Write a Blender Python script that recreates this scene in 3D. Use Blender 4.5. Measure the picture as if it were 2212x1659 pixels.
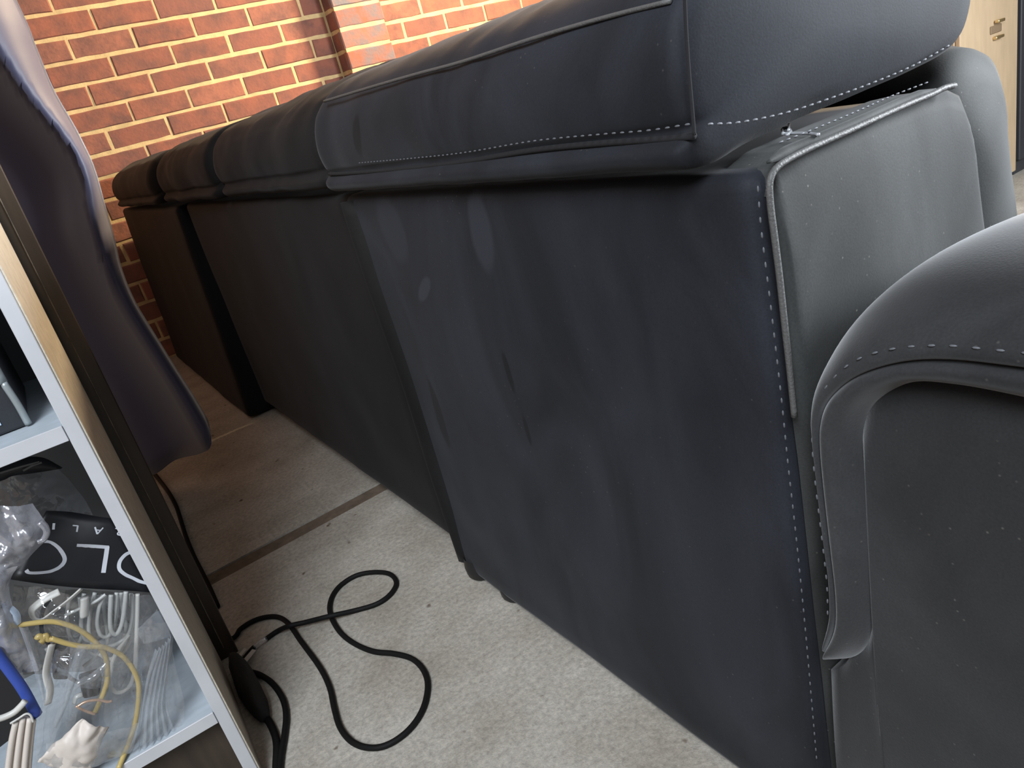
import bpy, bmesh, math, random
from mathutils import Vector, Matrix, noise
random.seed(7)
S = bpy.context.scene
for o in list(bpy.data.objects): bpy.data.objects.remove(o)
COL = S.collection

# ------------------------------------------------------------------ camera, light, exposure
cam_d = bpy.data.cameras.new('camera'); cam = bpy.data.objects.new('camera', cam_d); COL.objects.link(cam)
Rm = Matrix([[0.797466, 0.39822, -0.453286], [-0.554318, 0.18685, -0.81106], [-0.238284, 0.898058, 0.369747]])
cam.matrix_world = Matrix.Translation((0, 0, 0.74)) @ Rm.to_4x4()
cam_d.sensor_width = 36.0; cam_d.lens = 36.0 * 1600 / 2212; cam_d.clip_start = 0.02
S.camera = cam
S.view_settings.view_transform = 'Standard'; S.view_settings.look = 'None'
S.view_settings.gamma = 1.0; S.view_settings.use_curve_mapping = False
S.view_settings.exposure = 0.0
w = bpy.data.worlds.new('sky'); S.world = w; w.use_nodes = True
w.node_tree.nodes['Background'].inputs[0].default_value = (0.62, 0.75, 1.0, 1)
w.node_tree.nodes['Background'].inputs[1].default_value = 0.12
def area(name, loc, target, sx, sy, power, color, spread=180):
    d = bpy.data.lights.new(name, 'AREA'); d.shape = 'RECTANGLE'; d.size = sx; d.size_y = sy
    d.energy = power; d.color = color; d.spread = math.radians(spread)
    o = bpy.data.objects.new(name, d); COL.objects.link(o); o.location = loc
    o.rotation_euler = (Vector(target) - Vector(loc)).to_track_quat('-Z', 'Y').to_euler()
    return o
area('added_daylight_left', (-0.85, -0.75, 2.2), (0.25, 0.7, 0.2), 0.9, 1.1, 100, (0.86, 0.93, 1.0))  # unseen area light added behind and left of camera; no doorway is built
area('side_window_daylight', (2.4, -0.65, 1.18), (0.5, 0.35, 0.6), 0.8, 0.7, 135, (0.90, 0.95, 1.0))
area('warm_lamp', (2.9, 2.3, 2.15), (1.0, 3.45, 1.1), 0.35, 0.35, 145, (1.0, 0.76, 0.48))

# ------------------------------------------------------------------ materials
def new_mat(name):
    m = bpy.data.materials.new(name); m.use_nodes = True
    nt = m.node_tree; return m, nt, nt.nodes, nt.links, nt.nodes['Principled BSDF']
def setp(p, **k):
    for a, v in k.items():
        a = a.replace('_', ' ')
        if a in p.inputs: p.inputs[a].default_value = v
def plain(name, color, rough=0.5, bump=0, bscale=200, var=0.0, vscale=8, metal=0, spec=0.5, sheen=0.0, strtch=(1,1,1)):
    m, nt, N, L, p = new_mat(name)
    setp(p, Base_Color=(*color, 1), Roughness=rough, Metallic=metal, Specular_IOR_Level=spec, Sheen_Weight=sheen)
    tc = N.new('ShaderNodeTexCoord')
    if var:
        mp = N.new('ShaderNodeMapping'); mp.inputs['Scale'].default_value = strtch; L.new(tc.outputs['Object'], mp.inputs[0])
        n = N.new('ShaderNodeTexNoise'); n.inputs['Scale'].default_value = vscale; n.inputs['Detail'].default_value = 6
        L.new(mp.outputs[0], n.inputs['Vector'])
        r = N.new('ShaderNodeValToRGB')
        r.color_ramp.elements[0].position = 0.3; r.color_ramp.elements[1].position = 0.72
        r.color_ramp.elements[0].color = (*[c * (1 - var) for c in color], 1)
        r.color_ramp.elements[1].color = (*[min(1, c * (1 + var)) for c in color], 1)
        L.new(n.outputs[0], r.inputs[0]); L.new(r.outputs[0], p.inputs['Base Color'])
    if bump:
        n2 = N.new('ShaderNodeTexNoise'); n2.inputs['Scale'].default_value = bscale; n2.inputs['Detail'].default_value = 4
        L.new(tc.outputs['Object'], n2.inputs['Vector'])
        b = N.new('ShaderNodeBump'); b.inputs['Strength'].default_value = bump; b.inputs['Distance'].default_value = 0.002
        L.new(n2.outputs[0], b.inputs['Height']); L.new(b.outputs[0], p.inputs['Normal'])
    return m

def velvet(name, base, dust=0.0, smear=0.6, sheen=0.10, marks=()):
    """dark suede: blue-grey pile with brushed smears and pale dust specks"""
    m, nt, N, L, p = new_mat(name)
    tc = N.new('ShaderNodeTexCoord')
    mp = N.new('ShaderNodeMapping'); mp.inputs['Scale'].default_value = (4, 5, 2.2); L.new(tc.outputs['Object'], mp.inputs[0])
    n = N.new('ShaderNodeTexNoise'); n.inputs['Scale'].default_value = 1.6; n.inputs['Detail'].default_value = 5; n.inputs['Distortion'].default_value = 0.8
    L.new(mp.outputs[0], n.inputs['Vector'])
    r = N.new('ShaderNodeValToRGB'); r.color_ramp.elements[0].position = 0.36; r.color_ramp.elements[1].position = 0.66
    r.color_ramp.elements[0].color = (*[c * (1 - 0.42 * smear) for c in base], 1)
    r.color_ramp.elements[1].color = (*[c * (1 + 0.55 * smear) for c in base], 1)
    L.new(n.outputs[0], r.inputs[0])
    # fine pile grain
    g = N.new('ShaderNodeTexNoise'); g.inputs['Scale'].default_value = 650; g.inputs['Detail'].default_value = 3
    L.new(tc.outputs['Object'], g.inputs['Vector'])
    mx = N.new('ShaderNodeMix'); mx.data_type = 'RGBA'; mx.blend_type = 'OVERLAY'; mx.inputs['Factor'].default_value = 0.35
    L.new(r.outputs[0], mx.inputs[6]); L.new(g.outputs[0], mx.inputs[7])
    col = mx.outputs[2]
    # dust specks
    v = N.new('ShaderNodeTexVoronoi'); v.inputs['Scale'].default_value = 95; v.inputs['Randomness'].default_value = 1
    L.new(tc.outputs['Object'], v.inputs['Vector'])
    vr = N.new('ShaderNodeValToRGB'); vr.color_ramp.elements[0].position = 0.0; vr.color_ramp.elements[1].position = 0.10
    vr.color_ramp.elements[0].color = (1, 1, 1, 1); vr.color_ramp.elements[1].color = (0, 0, 0, 1)
    L.new(v.outputs['Distance'], vr.inputs[0])
    n3 = N.new('ShaderNodeTexNoise'); n3.inputs['Scale'].default_value = 9; n3.inputs['Detail'].default_value = 3
    L.new(tc.outputs['Object'], n3.inputs['Vector'])
    nr = N.new('ShaderNodeValToRGB'); nr.color_ramp.elements[0].position = 0.45; nr.color_ramp.elements[1].position = 0.75
    L.new(n3.outputs[0], nr.inputs[0])
    mu = N.new('ShaderNodeMath'); mu.operation = 'MULTIPLY'; L.new(vr.outputs[0], mu.inputs[0]); L.new(nr.outputs[0], mu.inputs[1])
    mu2 = N.new('ShaderNodeMath'); mu2.operation = 'MULTIPLY'; mu2.inputs[1].default_value = dust; L.new(mu.outputs[0], mu2.inputs[0])
    m2 = N.new('ShaderNodeMix'); m2.data_type = 'RGBA'; m2.inputs[7].default_value = (0.35, 0.33, 0.30, 1)
    L.new(mu2.outputs[0], m2.inputs['Factor']); L.new(col, m2.inputs[6])
    res = m2.outputs[2]
    for (my, mz, ry, rz, ang, k) in marks:      # stains and rub marks in the cloth, each an uneven oval at its own place
        sb = N.new('ShaderNodeMapping'); sb.vector_type = 'TEXTURE'
        sb.inputs['Location'].default_value = (0, my, mz); sb.inputs['Rotation'].default_value = (math.radians(ang), 0, 0); sb.inputs['Scale'].default_value = (1e4, ry, rz)
        L.new(tc.outputs['Object'], sb.inputs[0])
        ln = N.new('ShaderNodeVectorMath'); ln.operation = 'LENGTH'; L.new(sb.outputs[0], ln.inputs[0])
        ad = N.new('ShaderNodeMath'); ad.operation = 'MULTIPLY_ADD'; ad.inputs[1].default_value = 0.9; L.new(n3.outputs[0], ad.inputs[0]); L.new(ln.outputs['Value'], ad.inputs[2])
        mr = N.new('ShaderNodeMapRange'); mr.interpolation_type = 'SMOOTHSTEP'; mr.inputs['From Min'].default_value = 1.55; mr.inputs['From Max'].default_value = 1.15
        L.new(ad.outputs[0], mr.inputs['Value'])
        mk_ = N.new('ShaderNodeMix'); mk_.data_type = 'RGBA'; mk_.blend_type = 'MIX'
        mk_.inputs[7].default_value = (*[c * k for c in base], 1)
        L.new(mr.outputs['Result'], mk_.inputs['Factor']); L.new(res, mk_.inputs[6]); res = mk_.outputs[2]
    L.new(res, p.inputs['Base Color'])
    b = N.new('ShaderNodeBump'); b.inputs['Strength'].default_value = 0.12; b.inputs['Distance'].default_value = 0.001
    L.new(g.outputs[0], b.inputs['Height']); L.new(b.outputs[0], p.inputs['Normal'])
    setp(p, Roughness=0.72, Specular_IOR_Level=0.2, Sheen_Weight=sheen, Sheen_Roughness=0.4, Sheen_Tint=(0.85, 0.86, 0.88, 1))
    return m
M = {}
M['velvet'] = velvet('dark_suede', (0.0140, 0.0160, 0.0225), 0.35, 0.85)
M['velvet_back'] = velvet('dark_suede_rubbed', (0.0140, 0.0158, 0.0215), 0.35, 0.85, marks=[(.672, .605, .022, .048, 10, 1.7), (.845, .527, .030, .009, -35, 2.0), (.890, .612, .036, .05, 0, 1.5), (.69, .44, .007, .032, 0, .35), (.685, .366, .006, .026, 0, .4), (.923, .33, .013, .06, 0, .45)])
M['velvet_head'] = velvet('dark_suede_stained', (0.0140, 0.0158, 0.0215), 0.35, 0.85, marks=[(.867, .722, .013, .026, 20, .3)])
M['velvet_shaded'] = velvet('dark_suede_shaded', (0.0095, 0.0095, 0.0100), 0.0, 0.6, 0.04)  # same suede, its colour darkened for the shade further back
M['velvet_dusty'] = velvet('dusty_suede', (0.029, 0.031, 0.031), 0.9, 0.95, 0.15)
M['velvet_chair'] = velvet('worn_suede', (0.026, 0.027, 0.029), 0.3, 0.8, 0.35)
M['piping'] = plain('suede_piping', (0.075, 0.075, 0.075), 0.55, 0.4, 500)
M['seam'] = plain('seam_shadow', (0.006, 0.006, 0.008), 0.9)  # near-black colour standing in for the shadow inside seam creases
M['thread'] = plain('grey_thread', (0.10, 0.105, 0.12), 0.6)
M['foot'] = plain('black_plastic', (0.012, 0.012, 0.013), 0.5)

def brick_mat(name, ramp, patch):
    m, nt, N, L, p = new_mat(name)
    oi = N.new('ShaderNodeObjectInfo'); tc = N.new('ShaderNodeTexCoord')
    r = N.new('ShaderNodeValToRGB'); r.color_ramp.interpolation = 'LINEAR'
    els = r.color_ramp.elements
    els[0].position, els[0].color = 0.0, (*ramp[0], 1); els[1].position, els[1].color = 1.0, (*ramp[-1], 1)
    for i in range(1, len(ramp) - 1):
        e = els.new(i / (len(ramp) - 1)); e.color = (*ramp[i], 1)
    L.new(oi.outputs['Random'], r.inputs[0])
    ad = N.new('ShaderNodeVectorMath'); ad.operation = 'ADD'
    L.new(tc.outputs['Object'], ad.inputs[0])
    cm = N.new('ShaderNodeCombineXYZ'); mm = N.new('ShaderNodeMath'); mm.operation = 'MULTIPLY'; mm.inputs[1].default_value = 37
    L.new(oi.outputs['Random'], mm.inputs[0]); L.new(mm.outputs[0], cm.inputs[0]); L.new(mm.outputs[0], cm.inputs[2])
    L.new(cm.outputs[0], ad.inputs[1])
    n = N.new('ShaderNodeTexNoise'); n.inputs['Scale'].default_value = 11; n.inputs['Detail'].default_value = 7; n.inputs['Roughness'].default_value = 0.65
    L.new(ad.outputs[0], n.inputs['Vector'])
    nr = N.new('ShaderNodeValToRGB'); nr.color_ramp.elements[0].position = 0.40; nr.color_ramp.elements[1].position = 0.66
    nr.color_ramp.elements[1].color = (0.95, 0.95, 0.95, 1)
    L.new(n.outputs[0], nr.inputs[0])
    mx = N.new('ShaderNodeMix'); mx.data_type = 'RGBA'; mx.inputs[7].default_value = (*patch, 1)
    L.new(nr.outputs[0], mx.inputs['Factor']); L.new(r.outputs[0], mx.inputs[6]); L.new(mx.outputs[2], p.inputs['Base Color'])
    b = N.new('ShaderNodeBump'); b.inputs['Strength'].default_value = 0.5; b.inputs['Distance'].default_value = 0.003
    n2 = N.new('ShaderNodeTexNoise'); n2.inputs['Scale'].default_value = 90; n2.inputs['Detail'].default_value = 5
    L.new(ad.outputs[0], n2.inputs['Vector']); L.new(n2.outputs[0], b.inputs['Height']); L.new(b.outputs[0], p.inputs['Normal'])
    setp(p, Roughness=0.85, Specular_IOR_Level=0.25)
    return m
M['brick'] = brick_mat('red_brick', [(0.34, 0.13, 0.09), (0.39, 0.15, 0.10), (0.31, 0.125, 0.09), (0.42, 0.175, 0.12), (0.36, 0.14, 0.095), (0.28, 0.12, 0.095)], (0.19, 0.10, 0.085))
M['brick_pale'] = brick_mat('sintered_header_brick', [(0.42, 0.19, 0.13), (0.38, 0.15, 0.10), (0.45, 0.22, 0.16)], (0.20, 0.20, 0.22))
M['mortar'] = plain('cream_mortar', (0.72, 0.54, 0.28), 0.95, 0.6, 120, 0.18, 20)
M['slab'] = None
def concrete():
    m, nt, N, L, p = new_mat('concrete')
    tc = N.new('ShaderNodeTexCoord')
    n = N.new('ShaderNodeTexNoise'); n.inputs['Scale'].default_value = 7; n.inputs['Detail'].default_value = 8; n.inputs['Roughness'].default_value = 0.6
    L.new(tc.outputs['Object'], n.inputs['Vector'])
    r = N.new('ShaderNodeValToRGB'); r.color_ramp.elements[0].position = 0.32; r.color_ramp.elements[1].position = 0.7
    r.color_ramp.elements[0].color = (0.33, 0.30, 0.255, 1); r.color_ramp.elements[1].color = (0.50, 0.47, 0.42, 1)
    L.new(n.outputs[0], r.inputs[0])
    g = N.new('ShaderNodeTexNoise'); g.inputs['Scale'].default_value = 130; g.inputs['Detail'].default_value = 6; g.inputs['Roughness'].default_value = 0.75
    L.new(tc.outputs['Object'], g.inputs['Vector'])
    mx = N.new('ShaderNodeMix'); mx.data_type = 'RGBA'; mx.blend_type = 'OVERLAY'; mx.inputs['Factor'].default_value = 0.8
    L.new(r.outputs[0], mx.inputs[6]); L.new(g.outputs[0], mx.inputs[7])
    v = N.new('ShaderNodeTexNoise'); v.inputs['Scale'].default_value = 38; v.inputs['Detail'].default_value = 2
    L.new(tc.outputs['Object'], v.inputs['Vector'])
    vr = N.new('ShaderNodeValToRGB'); vr.color_ramp.elements[0].position = 0.70; vr.color_ramp.elements[1].position = 0.78
    L.new(v.outputs[0], vr.inputs[0])
    m2 = N.new('ShaderNodeMix'); m2.data_type = 'RGBA'; m2.inputs[7].default_value = (0.12, 0.085, 0.06, 1)
    L.new(vr.outputs[0], m2.inputs['Factor']); L.new(mx.outputs[2], m2.inputs[6]); L.new(m2.outputs[2], p.inputs['Base Color'])
    b = N.new('ShaderNodeBump'); b.inputs['Strength'].default_value = 0.7; b.inputs['Distance'].default_value = 0.003
    L.new(g.outputs[0], b.inputs['Height']); L.new(b.outputs[0], p.inputs['Normal'])
    setp(p, Roughness=0.9, Specular_IOR_Level=0.25)
    return m
M['slab'] = concrete()
M['joint'] = plain('joint_filler', (0.15, 0.115, 0.085), 0.9, 0.4, 150, 0.3, 40)
M['paint'] = plain('brown_painted_wall', (0.20, 0.15, 0.12), 0.9, 0.1, 60, 0.05, 3)
M['ceil'] = plain('ceiling_board', (0.22, 0.20, 0.18), 0.9, 0.1, 60, 0.04, 2)
M['white'] = plain('white_melamine', (0.50, 0.51, 0.54), 0.38, 0.04, 300, 0.05, 25)
M['shelf_top'] = plain('white_melamine_daylit', (0.40, 0.45, 0.50), 0.5, 0.04, 300, 0.10, 30, strtch=(1, 3, 1))  # blue cast of daylight on the boards mixed into their white
M['raw_edge'] = plain('cream_chipboard_edge', (0.58, 0.52, 0.43), 0.8, 0.5, 160, 0.12, 60)
M['dark_wood'] = plain('dark_brown_board', (0.040, 0.028, 0.019), 0.5, 0.2, 90, 0.3, 14, strtch=(6, 6, 0.6))
M['worn_edge'] = plain('worn_board_edge', (0.16, 0.13, 0.10), 0.7, 0.3, 120, 0.5, 40)
M['dark_cloth'] = plain('black_cloth', (0.016, 0.014, 0.013), 0.9, 0.4, 300)
M['shelf_back'] = plain('grey_back_panel', (0.16, 0.16, 0.155), 0.8, 0.1, 100, 0.08, 6)
M['satin'] = plain('navy_satin', (0.075, 0.075, 0.145), 0.48, 0.05, 600, 0.08, 3, spec=0.6, sheen=0.8)
M['cord'] = plain('black_rubber', (0.008, 0.008, 0.008), 0.6, 0.1, 400, spec=0.12)
M['label_white'] = plain('white_paper', (0.62, 0.58, 0.54), 0.7)
M['box_black'] = plain('charcoal_metal', (0.030, 0.032, 0.038), 0.4, 0.1, 400, 0.1, 20)
M['silver'] = plain('silver_plastic', (0.33, 0.37, 0.38), 0.32, 0.05, 100, 0.2, 20, metal=0.4)
M['pale_blue'] = plain('pale_blue_label', (0.48, 0.62, 0.78), 0.5)
M['card_black'] = plain('black_card', (0.008, 0.008, 0.010), 0.42, 0.08, 60)
M['print_white'] = plain('white_print', (0.55, 0.57, 0.62), 0.5)
M['print_grey'] = plain('grey_print', (0.12, 0.12, 0.12), 0.5)
M['cable_white'] = plain('white_cable_sheath', (0.55, 0.54, 0.51), 0.4, 0.05, 300, 0.05, 30)
M['cable_clear'] = plain('pale_grey_cable_sheath', (0.42, 0.43, 0.42), 0.3)
M['cable_pink'] = plain('off_white_cable_bundle', (0.60, 0.54, 0.49), 0.5)
M['cable_yellow'] = plain('yellow_cable_sheath', (0.46, 0.35, 0.13), 0.35, 0.05, 300, 0.1, 30)
M['copper'] = plain('bare_copper', (0.72, 0.47, 0.33), 0.35, metal=0.7)
M['blue'] = plain('blue_plastic', (0.035, 0.075, 0.36), 0.4)
M['tan'] = plain('tan_plywood', (0.50, 0.37, 0.235), 0.6, 0.1, 100, 0.08, 10, strtch=(5, 5, 1))
M['brass'] = plain('brass', (0.75, 0.58, 0.30), 0.3, metal=0.9)
M['brown_recess'] = plain('brown_recess', (0.22, 0.15, 0.09), 0.7)
M['dark_grey'] = plain('dark_grey_laminate', (0.035, 0.036, 0.042), 0.5, 0.05, 100)
def film(name, tint, dens, rough=0.12, milk=0.25):
    m, nt, N, L, p = new_mat(name); N.remove(p)
    out = N['Material Output']
    tr = N.new('ShaderNodeBsdfTransparent'); gl = N.new('ShaderNodeBsdfGlossy'); df = N.new('ShaderNodeBsdfDiffuse')
    gl.inputs['Roughness'].default_value = rough; gl.inputs['Color'].default_value = (0.95, 0.97, 1, 1)
    df.inputs['Color'].default_value = (*tint, 1)
    tc = N.new('ShaderNodeTexCoord'); n = N.new('ShaderNodeTexNoise'); n.inputs['Scale'].default_value = 22; n.inputs['Detail'].default_value = 4; n.inputs['Distortion'].default_value = 1.5
    L.new(tc.outputs['Object'], n.inputs['Vector'])
    b = N.new('ShaderNodeBump'); b.inputs['Strength'].default_value = 0.7; b.inputs['Distance'].default_value = 0.006
    L.new(n.outputs[0], b.inputs['Height']); L.new(b.outputs[0], gl.inputs['Normal'])
    m1 = N.new('ShaderNodeMixShader'); m1.inputs[0].default_value = 1 - milk
    L.new(df.outputs[0], m1.inputs[1]); L.new(gl.outputs[0], m1.inputs[2])
    lw = N.new('ShaderNodeLayerWeight'); lw.inputs[0].default_value = 0.35; L.new(b.outputs[0], lw.inputs['Normal'])
    ma = N.new('ShaderNodeMath'); ma.operation = 'MULTIPLY_ADD'; ma.use_clamp = True
    ma.inputs[1].default_value = 0.55; ma.inputs[2].default_value = dens; L.new(lw.outputs['Facing'], ma.inputs[0])
    m2 = N.new('ShaderNodeMixShader'); L.new(ma.outputs[0], m2.inputs[0]); L.new(tr.outputs[0], m2.inputs[1]); L.new(m1.outputs[0], m2.inputs[2])
    L.new(m2.outputs[0], out.inputs[0])
    return m
M['film'] = film('clear_plastic_film', (0.6, 0.62, 0.64), 0.08, 0.06, 0.3)
M['film_grey'] = film('grey_plastic_film', (0.34, 0.34, 0.38), 0.55, 0.22, 0.75)
M['film_blue'] = film('pale_blue_film', (0.50, 0.62, 0.80), 0.75, 0.2, 0.8)
M['film_dark'] = film('smoky_film', (0.06, 0.055, 0.05), 0.62, 0.2, 0.8)
M['film_milk'] = film('milky_plastic_film', (0.45, 0.48, 0.52), 0.20, 0.16, 0.6)

# ------------------------------------------------------------------ helpers
def mk(name, verts, faces, mat, parent=None, smooth=True, label=None, cat=None, group=None, kind=None):
    me = bpy.data.meshes.new(name); me.from_pydata([tuple(v) for v in verts], [], faces); me.update()
    bm = bmesh.new(); bm.from_mesh(me); bmesh.ops.recalc_face_normals(bm, faces=bm.faces); bm.to_mesh(me); bm.free()
    if smooth:
        for p in me.polygons: p.use_smooth = True
    me.materials.append(M[mat] if isinstance(mat, str) else mat)
    o = bpy.data.objects.new(name, me); COL.objects.link(o)
    if parent: o.parent = parent
    tag(o, label, cat, group, kind); return o
def tag(o, label=None, cat=None, group=None, kind=None):
    for k, v in (('label', label), ('category', cat), ('group', group), ('kind', kind)):
        if v: o[k] = v
    return o
def root(name, loc, label, cat, group=None):
    o = bpy.data.objects.new(name, None); COL.objects.link(o); o.location = loc; o.empty_display_size = 0.1
    tag(o, label, cat, group); return o
def fix(o, parent):
    """parent while keeping world-space vertex coordinates"""
    o.parent = parent; o.matrix_parent_inverse = Matrix.Translation(parent.location).inverted(); return o
def part(name, vf, mat, parent, **k):
    o = mk(name, vf[0], vf[1], mat, None, **k)
    if parent: fix(o, parent)
    return o
def box_vf(x0, x1, y0, y1, z0, z1, r=0.0, seg=2):
    bm = bmesh.new(); bmesh.ops.create_cube(bm, size=1)
    for v in bm.verts:
        v.co = Vector((x0 + (v.co.x + .5) * (x1 - x0), y0 + (v.co.y + .5) * (y1 - y0), z0 + (v.co.z + .5) * (z1 - z0)))
    if r > 0: bmesh.ops.bevel(bm, geom=bm.edges[:], offset=r, segments=seg, affect='EDGES', profile=0.5)
    bm.verts.ensure_lookup_table(); bm.verts.index_update()
    vf = ([v.co.copy() for v in bm.verts], [[v.index for v in f.verts] for f in bm.faces]); bm.free(); return vf
def catmull(pts, n, closed=False):
    P = [Vector(p) for p in pts]; out = []
    m = len(P); segs = m if closed else m - 1
    for i in range(segs):
        p1, p2 = P[i], P[(i + 1) % m]
        p0 = P[i - 1] if (closed or i > 0) else p1 * 2 - p2
        p3 = P[(i + 2) % m] if (closed or i + 2 < m) else p2 * 2 - p1
        for k in range(n):
            t = k / n
            out.append(0.5 * ((2 * p1) + (-p0 + p2) * t + (2 * p0 - 5 * p1 + 4 * p2 - p3) * t * t + (-p0 + 3 * p1 - 3 * p2 + p3) * t ** 3))
    if not closed: out.append(P[-1])
    return out
def resample(pts, n):
    L = [0]
    for a, b in zip(pts, pts[1:]): L.append(L[-1] + (b - a).length)
    out = []; j = 0
    for i in range(n):
        s = L[-1] * i / (n - 1)
        while j < len(L) - 2 and L[j + 1] < s: j += 1
        t = 0 if L[j + 1] == L[j] else (s - L[j]) / (L[j + 1] - L[j])
        out.append(pts[j].lerp(pts[j + 1], min(max(t, 0), 1)))
    return out
def tube_vf(pts, r, sides=8, n=None, smooth_n=6, taper=None, flat=1.0):
    P = catmull(pts, smooth_n) if smooth_n else [Vector(p) for p in pts]
    if n: P = resample(P, n)
    verts, faces = [], []
    T = (P[1] - P[0]).normalized(); nrm = T.orthogonal().normalized()
    for i, p in enumerate(P):
        t = (P[min(i + 1, len(P) - 1)] - P[max(i - 1, 0)])
        if t.length < 1e-9: t = T
        t.normalize(); nrm = (nrm - t * nrm.dot(t)).normalized(); bn = t.cross(nrm); T = t
        rr = r * (taper(i / (len(P) - 1)) if taper else 1)
        for k in range(sides):
            a = 2 * math.pi * k / sides
            verts.append(p + nrm * math.cos(a) * rr + bn * math.sin(a) * rr * flat)
    for i in range(len(P) - 1):
        for k in range(sides):
            a, b = i * sides + k, i * sides + (k + 1) % sides
            faces.append([a, b, b + sides, a + sides])
    faces.append(list(range(sides))[::-1]); faces.append([(len(P) - 1) * sides + k for k in range(sides)])
    return verts, faces
def loft_vf(rows, closed=False):
    n = len(rows[0]); verts = [v for r in rows for v in r]; faces = []
    for i in range(len(rows) - 1):
        for k in range(n if closed else n - 1):
            a, b = i * n + k, i * n + (k + 1) % n
            faces.append([a, b, b + n, a + n])
    return verts, faces
def join_vf(lst):
    V, F = [], []
    for v, f in lst:
        o = len(V); V += v; F += [[i + o for i in q] for q in f]
    return V, F
def solid(o, t, off=-1):
    m = o.modifiers.new('thickness', 'SOLIDIFY'); m.thickness = t; m.offset = off; return o
def stitches_vf(pts, pitch=0.0085, ln=0.0042, r=0.0007):
    P = catmull(pts, 8); L = sum((b - a).length for a, b in zip(P, P[1:])); n = max(2, int(L / pitch))
    Q = resample(P, n * 2); out = []
    for i in range(0, len(Q) - 1, 2):
        d = (Q[i + 1] - Q[i]).normalized(); m = (Q[i] + Q[i + 1]) / 2
        out.append(tube_vf([m - d * ln / 2, m - d * ln / 4 , m + d * ln / 4, m + d * ln / 2], r, 5, None, 0, lambda t: 0.35 if t in (0, 1) else 1))
    return join_vf(out)
def nz(p, s, seed=0): return noise.noise(Vector(p) * s + Vector((seed * 7.3, seed * 3.1, seed * 1.7)))

# ------------------------------------------------------------------ the room shell
YW = 3.49
floor = part('floor', box_vf(-1.32, 4.42, -2.6, YW + .2, -0.12, -0.012), 'joint', None, smooth=False, kind='structure')
# two slabs with the dark expansion joint between them
def slab(y0a, y1a, y0b, y1b):
    x0, x1 = -1.32, 4.42
    v = [(x0, y0a, 0), (x1, y0b, 0), (x1, y1b, 0), (x0, y1a, 0)]
    V = v + [(a, b, -0.02) for a, b, c in v]
    return V, [[0, 1, 2, 3], [7, 6, 5, 4], [0, 4, 5, 1], [1, 5, 6, 2], [2, 6, 7, 3], [3, 7, 4, 0]]
part('concrete_slab', slab(-2.6, 1.378, -2.6, 1.518), 'slab', floor, smooth=False)
part('concrete_slab', slab(1.424, YW + .2, 1.566, YW + .2), 'slab', floor, smooth=False)
part('joint_strip', slab(1.376, 1.426, 1.516, 1.568), 'joint', floor, smooth=False).location.z -= 0.004
wall = part('wall_back', box_vf(-1.32, 4.42, YW + .0025, YW + .2, 0, 2.5), 'mortar', None, smooth=False, kind='structure')
part('wall_left', box_vf(-1.42, -1.32, -2.6, YW + .2, 0, 2.5), 'paint', None, smooth=False, kind='structure')
part('wall_right', box_vf(4.42, 4.52, -2.6, YW + .2, 0, 2.5), 'paint', None, smooth=False, kind='structure')
part('ceiling', box_vf(-1.42, 4.52, -2.6, YW + .2, 2.5, 2.6), 'ceil', None, smooth=False, kind='structure')
# bricks
PX0, PX1, PY = 1.505, 1.735, 3.38          # the attached pier
bcount = 0; far = []
def brick_mesh(L, D, H):
    bm = bmesh.new(); bmesh.ops.create_cube(bm, size=1)
    for v in bm.verts: v.co = Vector((v.co.x * L, v.co.y * D, v.co.z * H))
    cuts = 3 if L > .15 else 1
    bmesh.ops.subdivide_edges(bm, edges=[e for e in bm.edges if abs(e.verts[0].co.x - e.verts[1].co.x) > .001], cuts=cuts)
    fr = [e for e in bm.edges if all(v.co.y < 0 for v in e.verts) and len(e.link_faces) == 2 and abs(e.link_faces[0].normal.dot(e.link_faces[1].normal)) < .5]
    bmesh.ops.bevel(bm, geom=fr, offset=0.0042, segments=1, affect='EDGES')
    for v in bm.verts:
        v.co += Vector((random.uniform(-1, 1) * .0016, 0, random.uniform(-1, 1) * .0019))
    me = bpy.data.meshes.new('brick'); bm.to_mesh(me); bm.free(); me.materials.append(M['brick']); return me
full = [brick_mesh(0.2300, 0.03, 0.0738) for _ in range(12)]
cache = {}
def add_brick(cx, cy, cz, L, mesh=None, rotz=0.0, mat=None):
    global bcount
    if mesh is None:
        key = (round(L, 3), mat)
        if key not in cache:
            cache[key] = brick_mesh(L + .001, 0.03, 0.0738)
            if mat: cache[key].materials[0] = M[mat]
        mesh = cache[key]
    if bcount < 296:
        o = bpy.data.objects.new('brick', mesh); COL.objects.link(o); o.parent = wall
        o.location = (cx + random.uniform(-.001, .001), cy + random.uniform(-.002, .0015), cz)
        o.rotation_euler = (random.uniform(-.004, .004), random.uniform(-.006, .006), rotz); bcount += 1
        return
    far.append((mesh, Matrix.Translation((cx, cy, cz)) @ Matrix.Rotation(rotz, 4, 'Z')))
order = []
for k in range(29):
    z = 0.086 * k + 0.043
    x0 = 0.568 if k % 2 else 0.687
    i = -9
    while True:
        a = x0 + 0.238 * i + .005; b = a + 0.228; i += 1
        if a > 4.4: break
        a, b = max(a, -1.31), min(b, 4.41)
        # the pier hides the stretch behind it
        if a < PX1 and b > PX0:
            segs = [(a, min(b, PX0 - .004)), (max(a, PX1 + .006), b)]
        else: segs = [(a, b)]
        for s in segs:
            if s[1] - s[0] > 0.03: order.append((s, z))
def prio(e):
    (a, b), z = e; c = (a + b) / 2
    return 0 if (0.05 < c < 2.5 and z < 1.62) else 1
order.sort(key=lambda e: (prio(e), e[1]))
pier = part('pier_core', box_vf(PX0 + .0025, PX1 - .0025, PY + .0025, YW + .01, 0, 2.5), 'mortar', wall, smooth=False)
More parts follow.
